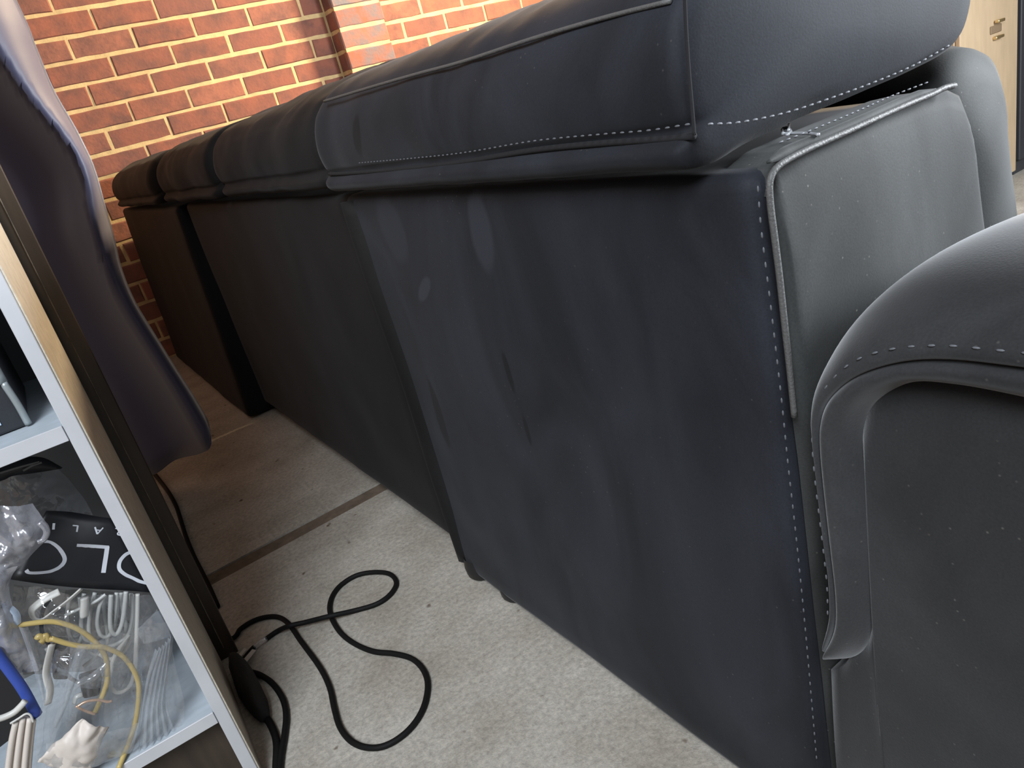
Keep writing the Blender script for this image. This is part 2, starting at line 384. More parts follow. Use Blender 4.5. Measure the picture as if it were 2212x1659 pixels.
for k in range(19):
    z = 0.086 * k + 0.043
    if z < 0.8: continue
    add_brick((PX0 + PX1) / 2, PY + .015, z, PX1 - PX0, mat='brick_pale')
    add_brick(PX0 + .015, (PY + YW) / 2 + .012, z, 0.088, rotz=-math.pi / 2)
for (a, b), z in order:
    Lb = b - a
    add_brick((a + b) / 2, YW + .015, z, Lb, full[random.randrange(12)] if abs(Lb - .228) < .002 else None)
for k in list(range(0, 9)) + list(range(19, 29)):
    z = 0.086 * k + 0.043; far.append((cache[(round(PX1 - PX0, 3), 'brick_pale')], Matrix.Translation(((PX0 + PX1) / 2, PY + .015, z))))
    far.append((cache[(0.088, None)], Matrix.Translation((PX0 + .015, (PY + YW) / 2 + .012, z)) @ Matrix.Rotation(-math.pi / 2, 4, 'Z')))
V, F = [], []
for me, mat in far:
    o = len(V); V += [mat @ v.co for v in me.vertices]; F += [[i + o for i in p.vertices] for p in me.polygons]
part('brickwork', (V, F), 'brick', wall, smooth=False, kind='stuff')

# ------------------------------------------------------------------ the sofa
sofa = root('recliner_sofa', (0.7, 1.8, 0), 'long charcoal suede sofa seen from behind, its back towards the camera and brick wall beyond', 'sofa')
def cushion(name, sec, y0, y1, r0, r1, mat, bulge0=0.0, bulge1=0.0, wob=0.004, seed=0, ny=36, tilt0=0.0, yshape=None, wrinkle=0.0):
    C = catmull([(x, 0, z) for x, z in sec], 5, True); n = len(C)
    cx = sum(p.x for p in C) / n; cz = sum(p.z for p in C) / n; cen = Vector((cx, 0, cz))
    rows = []
    def ins(d, r):
        if d >= r: return 0
        q = 1 - d / r; return r * (1 - math.sqrt(max(0, 1 - q * q)))
    ys = []
    for i in range(ny + 1):
        t = i / ny; t = t * t * (3 - 2 * t) * 0.55 + t * 0.45
        ys.append(y0 + (y1 - y0) * t)
    for i, y in enumerate(ys):
        e = max(ins(y - y0, r0), ins(y1 - y, r1)); row = []
        for p in C:
            d = (p - cen); l = d.length; q = cen + d * max(0.05, (l - e) / l)
            yy = y + tilt0 * (p.x - sec[0][0]) * max(0, 1 - (y - y0) / 0.25)
            f = wob * nz((q.x, yy, q.z), 7, seed) + wob * 0.5 * nz((q.x, yy, q.z), 19, seed + 3)
            if wrinkle: f += wrinkle * max(0, d.normalized().z) * math.sin(yy * 95 + 3 * nz((q.x, yy, q.z), 6, seed)) * max(0, nz((yy, q.x, 0), 5, seed) + .35)
            q = q + d.normalized() * f; row.append(Vector((q.x, yy, q.z)))
        rows.append(row)
    def cap(row, sgn, bulge):
        out = []; c = sum(row, Vector()) / len(row)
        sm = [p.copy() for p in row]; n_ = len(sm)
        for s in (0.93, 0.82, 0.68, 0.5, 0.32, 0.15, 0.04):
            for _ in range(14): sm = [(sm[k - 1] + sm[k] * 2 + sm[(k + 1) % n_]) / 4 for k in range(n_)]
            out.append([c + (p - c) * s + Vector((0, sgn * bulge * (1 - s * s), 0)) for p in sm])
        return out
    rows = cap(rows[0], -1, bulge0)[::-1] + rows + cap(rows[-1], 1, bulge1)
    v, f = loft_vf(rows, True); f.append(list(range(n))); f.append([len(v) - n + k for k in range(n)])
    return part(name, (v, f), mat, sofa)
SEC = [(.376, .750), (.385, .762), (.405, .778), (.44, .791), (.50, .800), (.57, .803), (.63, .797), (.668, .770), (.680, .735), (.676, .700), (.655, .680),
       (.60, .672), (.52, .668), (.43, .662), (.392, .657), (.370, .660), (.363, .671), (.374, .6825), (.369, .692), (.366, .712), (.369, .733)]
def secx(dx, dz=0, sx=1.0): return [(.385 + (x - .385) * sx + dx, z + dz) for x, z in SEC]
h1 = cushion('head_cushion', SEC, 0.352, 1.035, 0.012, 0.035, 'velvet_head', 0.012, 0.01, 0.003, 1, 60, tilt0=-0.085, wrinkle=0.003)
cushion('head_cushion', secx(.016, .002), 1.05, 1.69, 0.03, 0.03, 'velvet_shaded', .01, .01, .006, 2, wrinkle=0.005)
cushion('head_cushion', secx(.008, .0), 1.70, 2.37, 0.03, 0.04, 'velvet_shaded', .01, .01, .006, 3, wrinkle=0.004)
cushion('head_cushion', secx(-.006, -.002), 2.39, 3.33, 0.05, 0.07, 'velvet_shaded', .01, .02, .005, 4, wrinkle=0.003)

def panel(name, x0, x1, y0, y1, z0, z1, r, mat, wob=0.003, seed=0, lean=0.0, n=28):
    """upholstered block: subdivided rounded box with a softly uneven cloth surface"""
    bm = bmesh.new(); bmesh.ops.create_cube(bm, size=1)
    for v in bm.verts: v.co = Vector((x0 + (v.co.x + .5) * (x1 - x0), y0 + (v.co.y + .5) * (y1 - y0), z0 + (v.co.z + .5) * (z1 - z0)))
    bmesh.ops.bevel(bm, geom=bm.edges[:], offset=r, segments=3, affect='EDGES', profile=0.5)
    big = [e for e in bm.edges if e.calc_length() > 0.08]
    bmesh.ops.subdivide_edges(bm, edges=big, cuts=n, use_grid_fill=True)
    for v in bm.verts:
        c = v.co.copy()
        d = wob * (nz(c, 3.2, seed) + .4 * nz(c, 11, seed + 5))
        v.co.x += d + (lean * (1 - (c.z - z0) / (z1 - z0)) if c.x < (x0 + x1) / 2 else 0); v.co.y += d * .5
    bm.verts.index_update(); vf = ([v.co.copy() for v in bm.verts], [[v.index for v in f.verts] for f in bm.faces]); bm.free()
    return part(name, vf, mat, sofa)
# near unit of the back
bp1 = panel('back_panel', .385, .64, .322, 1.022, .012, .649, .012, 'velvet_back', .004, 1)
panel('back_panel', .395, .64, 1.034, 2.205, .045, .647, .012, 'velvet_shaded', .005, 2)
panel('back_panel', .374, .64, 2.235, 3.40, .006, .645, .014, 'velvet_shaded', .004, 3, lean=-.036)
# soft overlapping edge strip at the far end of the near unit
part('edge_strip', tube_vf([(.390, 1.000, .642), (.389, .998, .5), (.391, .994, .35), (.390, .998, .2), (.392, 1.0, .03)], .011, 12, 30, flat=1.8), 'velvet_shaded', sofa)
# end pad on the side of the back
def side_pad():
    xs = [.398, .405, .43, .48, .53, .58, .615, .637, .646]
    zt = [.632, .648, .655, .6565, .657, .657, .654, .644, .628]
    rows = []; N = 40
    for j in range(N + 1):
        s = j / N; row = []
        for i in range(49):
            u = i / 48; k = u * 8; a = int(min(k, 7)); f = k - a
            x = xs[a] + (xs[a + 1] - xs[a]) * f; z1 = zt[a] + (zt[a + 1] - zt[a]) * f
            z = z1 * (1 - s) + 0.03 * s; x2 = x + (0.036 * u) * min(1, s * 3.2)
            d = min(u, 1 - u, s * 1.4, (1 - s) * 2) ; puff = .011 * (1 - math.exp(-d * 14))
            y = .3205 - puff - .0025 * nz((x2, z, 0), 9, 3)
            row.append(Vector((x2, y, z)))
        rows.append(row)
    rows = [[Vector((p.x, .36, p.z)) for p in rows[0]]] + rows
    for r in rows: r.append(Vector((r[-1].x + .004, .36, r[-1].z)))
    return loft_vf(rows)
sp = part('side_pad', side_pad(), 'velvet_dusty', sofa)
pp = [(0.3896,0.3115,0.4766),(0.3901,0.3115,0.5128),(0.3900,0.3115,0.5406),(0.3901,0.3115,0.5802),(0.3896,0.3115,0.6056),(0.3890,0.3115,0.6270),(0.3901,0.3115,0.6415),(0.3949,0.3115,0.6483),(0.4046,0.3115,0.6515),(0.4286,0.3115,0.6533),(0.4586,0.3115,0.6539),(0.5013,0.3115,0.6549),(0.5474,0.3115,0.6559),(0.5781,0.3115,0.6560),(0.5973,0.3115,0.6569),(0.6117,0.3115,0.6556)]
part('piping', tube_vf(pp, .0023, 8, 90), 'piping', sp)
top_s = [(0.3528,0.2877,0.6585),(0.3904,0.3084,0.6585),(0.4193,0.3145,0.6585),(0.4531,0.3143,0.6585),(0.5038,0.3162,0.6585),(0.5582,0.3209,0.6585),(0.6062,0.3195,0.6585)]
part('ledge_welt', tube_vf([Vector(p) + Vector((0, .003, -.003)) for p in top_s[1:]], .0042, 8, 60, taper=lambda t: min(1, .2 + 8 * t, .2 + 8 * (1 - t))), 'velvet_dusty', sofa)
st = [stitches_vf([(0.3835,0.3149,0.6434),(0.3835,0.3162,0.6136),(0.3835,0.3157,0.5627),(0.3835,0.3158,0.4932),(0.3835,0.3167,0.4398),(0.3835,0.3171,0.3737),(0.3835,0.3185,0.2912),(0.3835,0.3208,0.2091),(0.3835,0.3232,0.1294)], .0098),
      stitches_vf([Vector(p) + Vector((0, .009, .003)) for p in top_s[2:]], .007)]
# seat back cushion on the front side of the back, seat block and seats
def seat_back(y0, y1, sd, mat):
    sec = [(.655, .60), (.66, .645), (.675, .668), (.705, .679), (.74, .675), (.775, .655), (.80, .60), (.815, .50), (.81, .42), (.76, .38), (.69, .40), (.66, .48)]
    return cushion('seat_back_cushion', sec, y0, y1, .035, .04, mat, .012, .01, .004, sd, 30, wrinkle=.004)
seat_back(.345, 1.03, 11, 'velvet_dusty')
seat_back(1.05, 2.2, 12, 'velvet')
seat_back(2.23, 3.36, 13, 'velvet')
for i, (a, b) in enumerate([(.56, 1.03), (1.04, 2.2), (2.21, 3.2)]):
    panel('seat_cushion', .66, 1.28, a, b, .27, .43, .04, 'velvet', .006, 20 + i, n=10)
panel('seat_base', .645, 1.25, .36, 3.38, .05, .27, .02, 'velvet', .003, 30, n=8)
# seams and stitching of the head cushion
st.append(stitches_vf([(0.3655,0.8811,0.6929),(0.3655,0.7490,0.6901),(0.3655,0.6311,0.6887),(0.3655,0.5171,0.6906),(0.3655,0.4310,0.6888),(0.3655,0.3839,0.6873),(0.3655,0.3465,0.6879)], .0085))
st.append(stitches_vf([(0.3604,0.3270,0.6872),(0.3892,0.3270,0.6817),(0.4345,0.3270,0.6774),(0.4849,0.3270,0.6762),(0.5404,0.3270,0.6762),(0.5890,0.3270,0.6779),(0.6350,0.3270,0.6827)], .008, .0045, .0009))
part('piping', tube_vf([(0.3825,0.9713,0.7717),(0.3825,0.8244,0.7694),(0.3825,0.7104,0.7671),(0.3825,0.6194,0.7646),(0.3825,0.5111,0.7644),(0.3825,0.4284,0.7628),(0.3825,0.3631,0.7600)], .0017, 6, 60), 'piping', h1)
part('cushion_seam', tube_vf([(0.3720,1.0065,0.6831),(0.3720,0.9287,0.6810),(0.3720,0.7927,0.6792),(0.3720,0.6468,0.6793),(0.3720,0.5292,0.6823),(0.3720,0.4406,0.6814),(0.3720,0.3706,0.6791),(0.3720,0.3501,0.6798)], .0026, 6, 60), 'seam', h1)
part('cushion_seam', tube_vf([(0.3630,0.3318,0.7713),(0.3630,0.3355,0.7476),(0.3630,0.3386,0.7198),(0.3630,0.3402,0.6984),(0.3630,0.3416,0.6813)], .0013, 6, 40), 'seam', h1)
part('stitching', join_vf(st[:2]), 'thread', bp1, kind='stuff')
part('stitching', join_vf(st[2:]), 'thread', h1, kind='stuff')
# feet under the near unit
def foot(cx, cy, rx, ry, h):
    rows = []
    for z, s in ((0, .75), (.006, .95), (.02, 1), (h, .9)):
        rows.append([Vector((cx + rx * s * math.cos(a * math.pi / 8), cy + ry * s * math.sin(a * math.pi / 8), z)) for a in range(16)])
    v, f = loft_vf(rows, True); f.append(list(range(16))); return v, f
part('foot', foot(.402, .985, .026, .030, .04), 'foot', sofa)
part('foot', foot(.405, .89, .022, .026, .04), 'foot', sofa)
part('foot', foot(.39, 2.47, .04, .05, .04), 'foot', sofa)
part('foot', foot(1.1, .45, .03, .03, .06), 'foot', sofa)
part('foot', foot(1.1, 3.2, .03, .03, .06), 'foot', sofa)

# ------------------------------------------------------------------ the armchair pushed up against the end of the sofa
chair = root('armchair', (.8, -.12, 0), 'charcoal suede armchair at right, its rolled arm pad against the sofa end', 'armchair')
def ext(l, *more): return [Vector(p) for p in l] + [Vector(p) for p in more]
AX = .376
SEAM = ext([(0.3760,0.2945,0.2800),(0.3760,0.2836,0.3141),(0.3760,0.2807,0.3484),(0.3760,0.2817,0.3934),(0.3760,0.2826,0.4434),(0.3760,0.2819,0.4764),(0.3760,0.2785,0.4948),(0.3760,0.2691,0.5105),(0.3760,0.2520,0.5264),(0.3760,0.2281,0.5391),(0.3760,0.2016,0.5464),(0.3760,0.1603,0.5496)], (AX, .02, .555), (AX, -.2, .56), (AX, -.42, .56))
INNER = ext([(0.3920,0.3011,0.2616),(0.3920,0.2846,0.2653),(0.3920,0.2684,0.2905),(0.3920,0.2624,0.3347),(0.3920,0.2603,0.3970),(0.3920,0.2614,0.4420),(0.3920,0.2615,0.4707),(0.3920,0.2549,0.4938),(0.3920,0.2418,0.5093),(0.3920,0.2227,0.5215),(0.3920,0.1978,0.5243),(0.3920,0.1669,0.5237)], (.392, .03, .515), (.392, -.2, .515), (.392, -.42, .515))
def arm_pad(mir=None):
    n = 110
    B = resample(catmull(SEAM, 6), n); C = resample(catmull(INNER, 6), n)
    xs = [(.0, 0), (.004, .010), (.012, .019), (.026, .028), (.048, .036), (.085, .041), (.13, .042), (.18, .039), (.225, .033), (.26, .022), (.283, .004), (.29, -.02), (.285, -.045)]
    rows = []
    for i in range(n):
        t = i / (n - 1); b, c = B[i], C[i]
        T = B[min(i + 1, n - 1)] - B[max(i - 1, 0)]; T.x = 0; T.normalize()
        o = Vector((0, -T.z, T.y)) ; o = -o if o.z < -.2 or (abs(o.z) <= .2 and o.y < 0) else o
        up = max(0, o.z); wr = .0018 * math.sin(i * 2.3) * max(0, 1 - abs(t - .30) / .10)
        row = [c + Vector((.03, 0, 0)), c, b.lerp(c, .85) + Vector((-.004, 0, 0)), b.lerp(c, .55) + Vector((-.013, 0, 0)), b.lerp(c, .25) + Vector((-.011 + wr, 0, 0)), b.lerp(c, .07) + Vector((-.005, 0, 0)), b + Vector((.003, 0, 0))]
        sc = .30 + .70 * up ** .7
        for k, (dx, h) in enumerate(xs):
            xo = -.006 if k == 0 else (-.009 + wr if k == 1 else (-.006 if k == 2 else 0))
            hh = max(h, 0) * sc * min(1, .35 + t * 9) + (.001 if k == 0 else 0); low = min(h, 0)
            p = Vector((b.x + dx + xo, b.y, b.z)) + o * hh + o * low
            p += o * .0015 * nz(p, 14, 5); p.y = min(p.y, .3075); row.append(p)
        rows.append(row)
    e = rows[0]; m = sum(e, Vector()) / len(e)
    rows.insert(0, [m + (p - m) * .9 + Vector((0, 0, -.006)) for p in e]); rows.insert(0, [m + (p - m) * .5 + Vector((0, 0, -.011)) for p in e])
    if mir is not None: rows = [[Vector((mir - p.x, p.y, p.z)) for p in r] for r in rows]
    return loft_vf(rows)
def arm_panel(mir=None):
    C = resample(catmull(ext([(0.3900,0.3156,0.1301),(0.3900,0.3140,0.1873)], (.39, .306, .235), (.39, .295, .245)) + INNER[1:], 6), 110)
    rows = []
    for s in range(15):
        f = s / 14
        rows.append([Vector((.392 - .006 * math.sin(math.pi * f) + .003 * nz((p.y * 2, p.z * f, 0), 3, 9), min(p.y, .3055), .012 + max(0, p.z + .004 - .012) * f)) for p in C])
    rows.insert(0, [Vector((.43, p.y, .012)) for p in rows[0]]); rows.append([p + Vector((.04, 0, 0)) for p in rows[-1]])
    if mir is not None: rows = [[Vector((mir - p.x, p.y, p.z)) for p in r] for r in rows]
    return loft_vf(rows)
for mir in (None, 1.63):
    q = part('arm_pad', arm_pad(mir), 'velvet_chair', chair); pad0 = q if mir is None else pad0; sm = q.modifiers.new('soft', 'SUBSURF'); sm.levels = 1; sm.render_levels = 2
    part('arm_panel', arm_panel(mir), 'velvet_chair', chair)
def cpanel(name, *a, **k):
    o = panel(name, *a, **k); fix(o, chair); return o
cpanel('arm_core', .405, .655, -.42, .302, .02, .485, .02, 'velvet', .002, 41, n=6)
cpanel('arm_core', .975, 1.225, -.42, .302, .02, .485, .02, 'velvet', .002, 42, n=6)
cpanel('seat_cushion', .668, .962, -.36, .30, .27, .44, .04, 'velvet', .006, 43, n=10)
cpanel('seat_base', .66, .97, -.40, .28, .04, .27, .02, 'velvet', .003, 44, n=6)
cpanel('backrest', .41, 1.22, -.62, -.40, .03, .78, .05, 'velvet', .006, 45, n=12)
gro = [p + Vector((.0035, 0, 0)) for p in SEAM[1:13]]
part('arm_seam', tube_vf(gro, .0018, 6, 80), 'seam', pad0)
ast = stitches_vf([(0.3720,0.2873,0.3215),(0.3720,0.2852,0.3530),(0.3720,0.2855,0.3982),(0.3720,0.2862,0.4443),(0.3720,0.2850,0.4775),(0.3720,0.2807,0.4996),(0.3720,0.2707,0.5169),(0.3720,0.2518,0.5372),(0.3720,0.2280,0.5496),(0.3720,0.1993,0.5567),(0.3720,0.1717,0.5585),(0.3720,0.1551,0.5592)], .011)
part('stitching', ast, 'thread', pad0, kind='stuff')

# ------------------------------------------------------------------ clear clip on the sofa ledge
clip = root('plastic_clip', (.483, .352, .657), 'small clear plastic clip lying on the sofa ledge under the head cushion', 'clip')
M['clear'] = plain('clear_plastic', (0.30, 0.31, 0.33), 0.08, spec=1.0)
part('bar', tube_vf([(0.4610,0.3517,0.6595),(0.4586,0.3412,0.6595),(0.4533,0.3265,0.6595),(0.4446,0.3124,0.6595)], .0012, 8, 20), 'clear', clip)
part('loop', tube_vf([(0.4581,0.3495,0.6600),(0.4753,0.3630,0.6600),(0.4812,0.3638,0.6600),(0.4642,0.3478,0.6600),(0.4514,0.3415,0.6600)], .0012, 8, 24), 'clear', clip)
part('prong', tube_vf([(0.4630,0.3488,0.6610),(0.4780,0.3594,0.6610),(0.4898,0.3676,0.6610)], .0010, 8, 8), 'clear', clip)

# ------------------------------------------------------------------ white shelf unit at the left
SX, SY = -.0255, .85                # outer front corner of the right side panel
TW = math.radians(2.5)
shelf = root('shelf_unit', (SX - .3, SY + .17, 0), 'white melamine open shelf unit with scuffed front edges at left of picture', 'shelf')
Rz = Matrix.Rotation(-TW, 4, 'Z')
def tw(vf):
    c = Vector((SX, SY, 0)); return ([c + (Rz @ (Vector(v) - c)) for v in vf[0]], vf[1])
D = .30
part('side_panel', tw(box_vf(SX - .0145, SX, SY, SY + D, 0, 1.8, .0008, 1)), 'white', shelf, smooth=False)
part('outer_facing', tw(box_vf(SX - .0005, SX + .0022, SY + .002, SY + D, 0, 1.8, .0006, 1)), 'raw_edge', shelf, smooth=False, label='cream raw chipboard outer face')
part('side_panel', tw(box_vf(SX - .62, SX - .606, SY, SY + D, 0, 1.8, .0008, 1)), 'white', shelf, smooth=False)
for zt in (.140, .5335, .92, 1.36, 1.8):
    b = part('shelf_board', tw(box_vf(SX - .606, SX - .0147, SY + .0005, SY + D, zt - .016, zt, .0006, 1)), 'shelf_top', shelf, smooth=False)
    part('front_edge', tw(box_vf(SX - .606, SX - .0150, SY - .0012, SY + .0007, zt - .0165, zt + .0006, .0004, 1)), 'white', b, smooth=False)
part('back_panel', tw(box_vf(SX - .618, SX - .002, SY + D, SY + D + .004, .02, 1.8)), 'shelf_back', shelf, smooth=False)
part('plinth', tw(box_vf(SX - .606, SX - .0148, SY + .03, SY + .045, 0, .122)), 'dark_wood', shelf, smooth=False)

# ------------------------------------------------------------------ dark board behind it, and a black cloth bag
board = root('dark_board', (-.02, 1.17, 0), 'dark brown board standing upright behind the white shelf, beside the curtain', 'board')
part('board_face', tw(box_vf(SX - .40, SX + .0305, SY + .309, SY + .327, 0, 1.80, .001, 1)), 'dark_wood', board, smooth=False)
part('edge_band', tw(box_vf(SX + .0125, SX + .0140, SY + .3075, SY + .3095, .02, 1.78, .0006, 1)), 'worn_edge', board, smooth=False)
def blob(name, cx, cy, rx, ry, h, mat, parent=None, seed=0, n=14, m=22, amp=.12, **k):
    rows = []
    for i in range(n + 1):
        t = i / n; z = h * t; s = math.sqrt(max(.002, 1 - (max(0, t - .12) / .88) ** 2)) * (0.86 + .14 * min(1, t * 6))
        row = []
        for a in range(m):
            an = 2 * math.pi * a / m; q = Vector((math.cos(an), math.sin(an), t * 1.5))
            f = s * (1 + amp * nz(q, 1.6, seed) + amp * .5 * nz(q, 4, seed + 1))
            row.append(Vector((cx + rx * f * math.cos(an), cy + ry * f * math.sin(an), z)))
        rows.append(row)
    v, f = loft_vf(rows, True); f.append(list(range(m))); f.append([n * m + a for a in range(m)])
    return part(name, (v, f), mat, parent, **k)
blob('cloth_bag', .0075, 1.035, .0165, .085, .062, 'dark_cloth', None, 5, label='black cloth bag slumped on the floor against the shelf side', cat='bag')

# ------------------------------------------------------------------ satin curtain
cur = root('curtain', (0, 1.85, 0), 'navy satin curtain hanging in soft folds between the shelf and brick wall', 'curtain')
edge = [(.165,2.15),(.172,1.6),(.186,1.12),(.184,1.04),(.181,.97),(.182,.93),(.190,.86),(.190,.785),(.180,.705),(.169,.63),(.156,.563),(.153,.49),(.164,.392),(.174,.312),(.184,.244),(.192,.165)]
ec = resample(catmull([(x, 0, z) for x, z in edge], 6), 80)
rows = []
for p in ec:
    z = p.z; row = []
    h = max(0, min(1, (z - .15) / 1.0))
    for i in range(61):
        u = i / 60
        x = p.x - .52 * u
        # rounded right edge facing the room, then the cloth turns away into a deep fold
        u0 = .045 + .42 * max(0, z - .80) + .03 * math.exp(-((z - .66) / .08) ** 2)
        if u < u0: y = 1.835 + .06 * ((u0 - u) / u0) ** 2 * min(1, u0 / .06)
        else: y = 1.835 + .11 * (1 - math.exp(-(u - u0) / .055)) + .28 * (u - u0) + .010 * math.sin((u - u0) * 22) * min(1, (u - u0) * 4)
        y -= .016 * math.exp(-((u - u0 - .05) / .03) ** 2) * math.exp(-((z - .70) / .10) ** 2)
        y += .012 * nz((x * 2, 0, z), 3.1, 4)
        zz = z
        if z < .3:                                        # hem hangs lower towards the left
            zz = z - (.112 * (1 - math.exp(-u / .085)) + .008 * math.sin(u * 25)) * (1 - (z - .165) / .135)
        row.append(Vector((x, y, zz)))
    rows.append(row)
cp = part('drape', loft_vf(rows), 'satin', cur); solid(cp, .003)
hem = tube_vf([r for r in rows[-1]], .0028, 6, 70, 0)
part('hem', hem, 'satin', cp)
part('rod', tube_vf([(-1.32, 1.87, 2.165), (-.5, 1.87, 2.165), (.3, 1.87, 2.165)], .012, 10, 6), 'silver', cur)

# ------------------------------------------------------------------ black cords on the floor
R0 = .0042
c1 = [(-.06, 1.23, .005)] + [(0.0152,1.1929,0.0060),(0.0377,1.2087,0.0050),(0.0668,1.2088,0.0050),(0.0939,1.1866,0.0050),(0.1042,1.1457,0.0070),(0.1051,1.0830,0.0050),(0.1062,0.9988,0.0050),(0.1015,0.9429,0.0050),(0.0912,0.8980,0.0050),(0.0840,0.8573,0.0050),(0.0866,0.8219,0.0050),(0.0988,0.7953,0.0050),(0.1187,0.7794,0.0050),(0.1493,0.7781,0.0050),(0.1806,0.7939,0.0050),(0.2063,0.8250,0.0050),(0.2180,0.8594,0.0050),(0.2169,0.8949,0.0050),(0.2017,0.9283,0.0050),(0.1807,0.9602,0.0050),(0.1661,1.0060,0.0050),(0.1611,1.0534,0.0050),(0.1672,1.1092,0.0050),(0.1850,1.1479,0.0050),(0.2104,1.1687,0.0050),(0.2436,1.1711,0.0050),(0.2715,1.1495,0.0050),(0.2877,1.1200,0.0050),(0.2848,1.0872,0.0050),(0.2646,1.0665,0.0050),(0.2358,1.0620,0.0050),(0.2033,1.0772,0.0050),(0.1616,1.0877,0.0150),(0.1266,1.1133,0.0120),(0.1022,1.1222,0.0160),(0.0845,1.1437,0.0050),(0.0633,1.1408,0.0050)]
cord = root('power_cable', (.2, 1.1, 0), 'black rubber power cord looped across the bare concrete floor', 'cord')
part('cable', tube_vf(c1, R0, 10, 260), 'cord', cord)
part('sleeve', tube_vf([(0.0641,1.1398,0.0060),(0.0526,1.1388,0.0060),(0.0401,1.1342,0.0060)], .0044, 8, 10), 'film_milk', cord, label='clear plastic sleeve')
part('plug_lead', tube_vf([(0.0414,1.1359,0.0060),(0.0278,1.1267,0.0060),(0.0118,1.1133,0.0060)], .0044, 8, 20), 'cord', cord)
flap = [[(0.0166,1.1226,0.0120),(0.0303,1.1330,0.0120),(0.0274,1.1395,0.0120),(0.0158,1.1312,0.0120)], [(0.0122,1.0933,0.0130),(0.0413,1.1153,0.0130),(0.0373,1.1231,0.0130),(0.0144,1.1070,0.0130)]]
for q in flap:
    a = [Vector(p) for p in q]; V = a + [p - Vector((0, 0, .0012)) for p in a]
    part('label_flap', (V, [[0, 1, 2, 3], [7, 6, 5, 4], [0, 4, 5, 1], [1, 5, 6, 2], [2, 6, 7, 3], [3, 7, 4, 0]]), 'label_white', cord, smooth=False, label='white paper label flap')
part('cable', tube_vf([(0.0128,1.0923,0.0055),(0.0286,1.0627,0.0055),(0.0383,1.0253,0.0055),(0.0404,0.9808,0.0055),(0.0336,0.9425,0.0055),(0.0191,0.9065,0.0055),(0.0023,0.8710,0.0055),(-0.0137,0.8290,0.0055),(-0.0354,0.7642,0.0055)], R0 * 1.05, 10, 60), 'cord', cord)
part('cable', tube_vf([(0.0073,0.9774,0.0055),(0.0108,0.9473,0.0055),(0.0079,0.9074,0.0055),(-0.0045,0.8680,0.0055),(-0.0223,0.8193,0.0055),(-0.0398,0.7686,0.0055)], R0 * 1.25, 10, 40), 'cord', cord)
tag(part('power_cable', tube_vf([(0.0310,2.3561,0.0060),(0.0410,2.1243,0.0060),(0.0474,1.9694,0.0060),(0.0468,1.8521,0.0060),(0.0400,1.7520,0.0060),(0.0328,1.6563,0.0060),(0.0281,1.5540,0.0060),(0.0266,1.4580,0.0060),(0.0252,1.3822,0.0060),(0.0225,1.3142,0.0060)], .0048, 10, 60), 'cord', None), 'black cord running along the floor from under the curtain', 'cord')

# ------------------------------------------------------------------ upper bay: black electronics box
dev = root('electronics_box', (-.14, .98, .5335), 'charcoal electronics box with a silver edge on the upper shelf', 'box')
ebx = -.068
part('casing', box_vf(-.40, ebx, .905, 1.10, .534, .80, .004, 2), 'box_black', dev)
part('silver_trim', tube_vf([(ebx - .004, .905, .80), (ebx - .004, .903, .72), (ebx - .005, .903, .64), (ebx - .005, .905, .585)], .0065, 10, 30, flat=.8), 'silver', dev)
part('lower_trim', tube_vf([(ebx - .003, .903, .585), (ebx - .001, .9015, .56), (ebx - .001, .903, .536)], .0035, 8, 16), 'silver', dev)
part('label_sticker', box_vf(-.115, -.0905, .9035, .9055, .545, .552), 'pale_blue', dev, smooth=False)

# ------------------------------------------------------------------ lower bay: bags of cables
def film_patch(name, left, right, mat, parent, bulge=.02, amp=.006, nu=26, nv=26, seed=0, fold=0.0, foldn=6, **k):
    A = resample(catmull(left, 6), nv); B = resample(catmull(right, 6), nv); rows = []
    for j in range(nv):
        row = []
        for i in range(nu):
            u = i / (nu - 1); v = j / (nv - 1); p = A[j].lerp(B[j], u)
            e = math.sin(math.pi * u) * math.sin(math.pi * min(1, .15 + v * .8))
            p = p + Vector((0, -bulge * e - amp * (abs(nz((p.x, p.z, 0), 38, seed)) + .5 * abs(nz((p.x, p.z, 1), 90, seed))) - fold * abs(math.sin(u * foldn * math.pi + 2 * v)), 0))
            row.append(p)
        rows.append(row)
    o = part(name, loft_vf(rows), mat, parent, **k); return o
ZB = .1405
# bag with the black header card
cb = root('cable_bag', (-.09, .93, ZB), 'clear bag of white cables with a black lettered header card', 'bag')
film_patch('bag_film', [(-0.1409,0.9050,0.3714),(-0.1599,0.9050,0.3408),(-0.1788,0.9050,0.3084),(-0.1896,0.9050,0.2625)], [(-0.0440,0.9050,0.2945),(-0.0386,0.9050,0.2570),(-0.0494,0.9050,0.2138),(-0.0860,0.9050,0.1817)], 'film', cb, .03, .010, seed=2)
card = [[(-0.0994,0.9650,0.4204),(-0.0447,0.9650,0.3798)], [(-0.1587,0.9350,0.3742),(-0.0440,0.9350,0.2780)]]
tl, tr = Vector(card[0][0]), Vector(card[0][1]); bl, br = Vector(card[1][0]), Vector(card[1][1])
def cpt(u, v): return tl.lerp(tr, u).lerp(bl.lerp(br, u), v) + Vector((0, .004 * math.sin(u * 5 + v * 3), 0))
co = part('header_card', loft_vf([[cpt(i / 14, j / 8) for i in range(15)] for j in range(9)]), 'card_black', cb); solid(co, .0012, -1)
def ribbon(name, pts, wd, parent, off=.0016, mat='print_white'):
    P = catmull(pts, 5) if len(pts) > 2 else [Vector(p) for p in pts]
    L_, R_ = [], []
    for i, p in enumerate(P):
        t = (P[min(i + 1, len(P) - 1)] - P[max(i - 1, 0)]).normalized(); s = Vector((t.z, 0, -t.x)).normalized() * wd / 2
        L_.append(p + s); R_.append(p - s)
    o = part(name, loft_vf([L_, R_]), mat, parent, smooth=False); solid(o, .0004, 0); return o
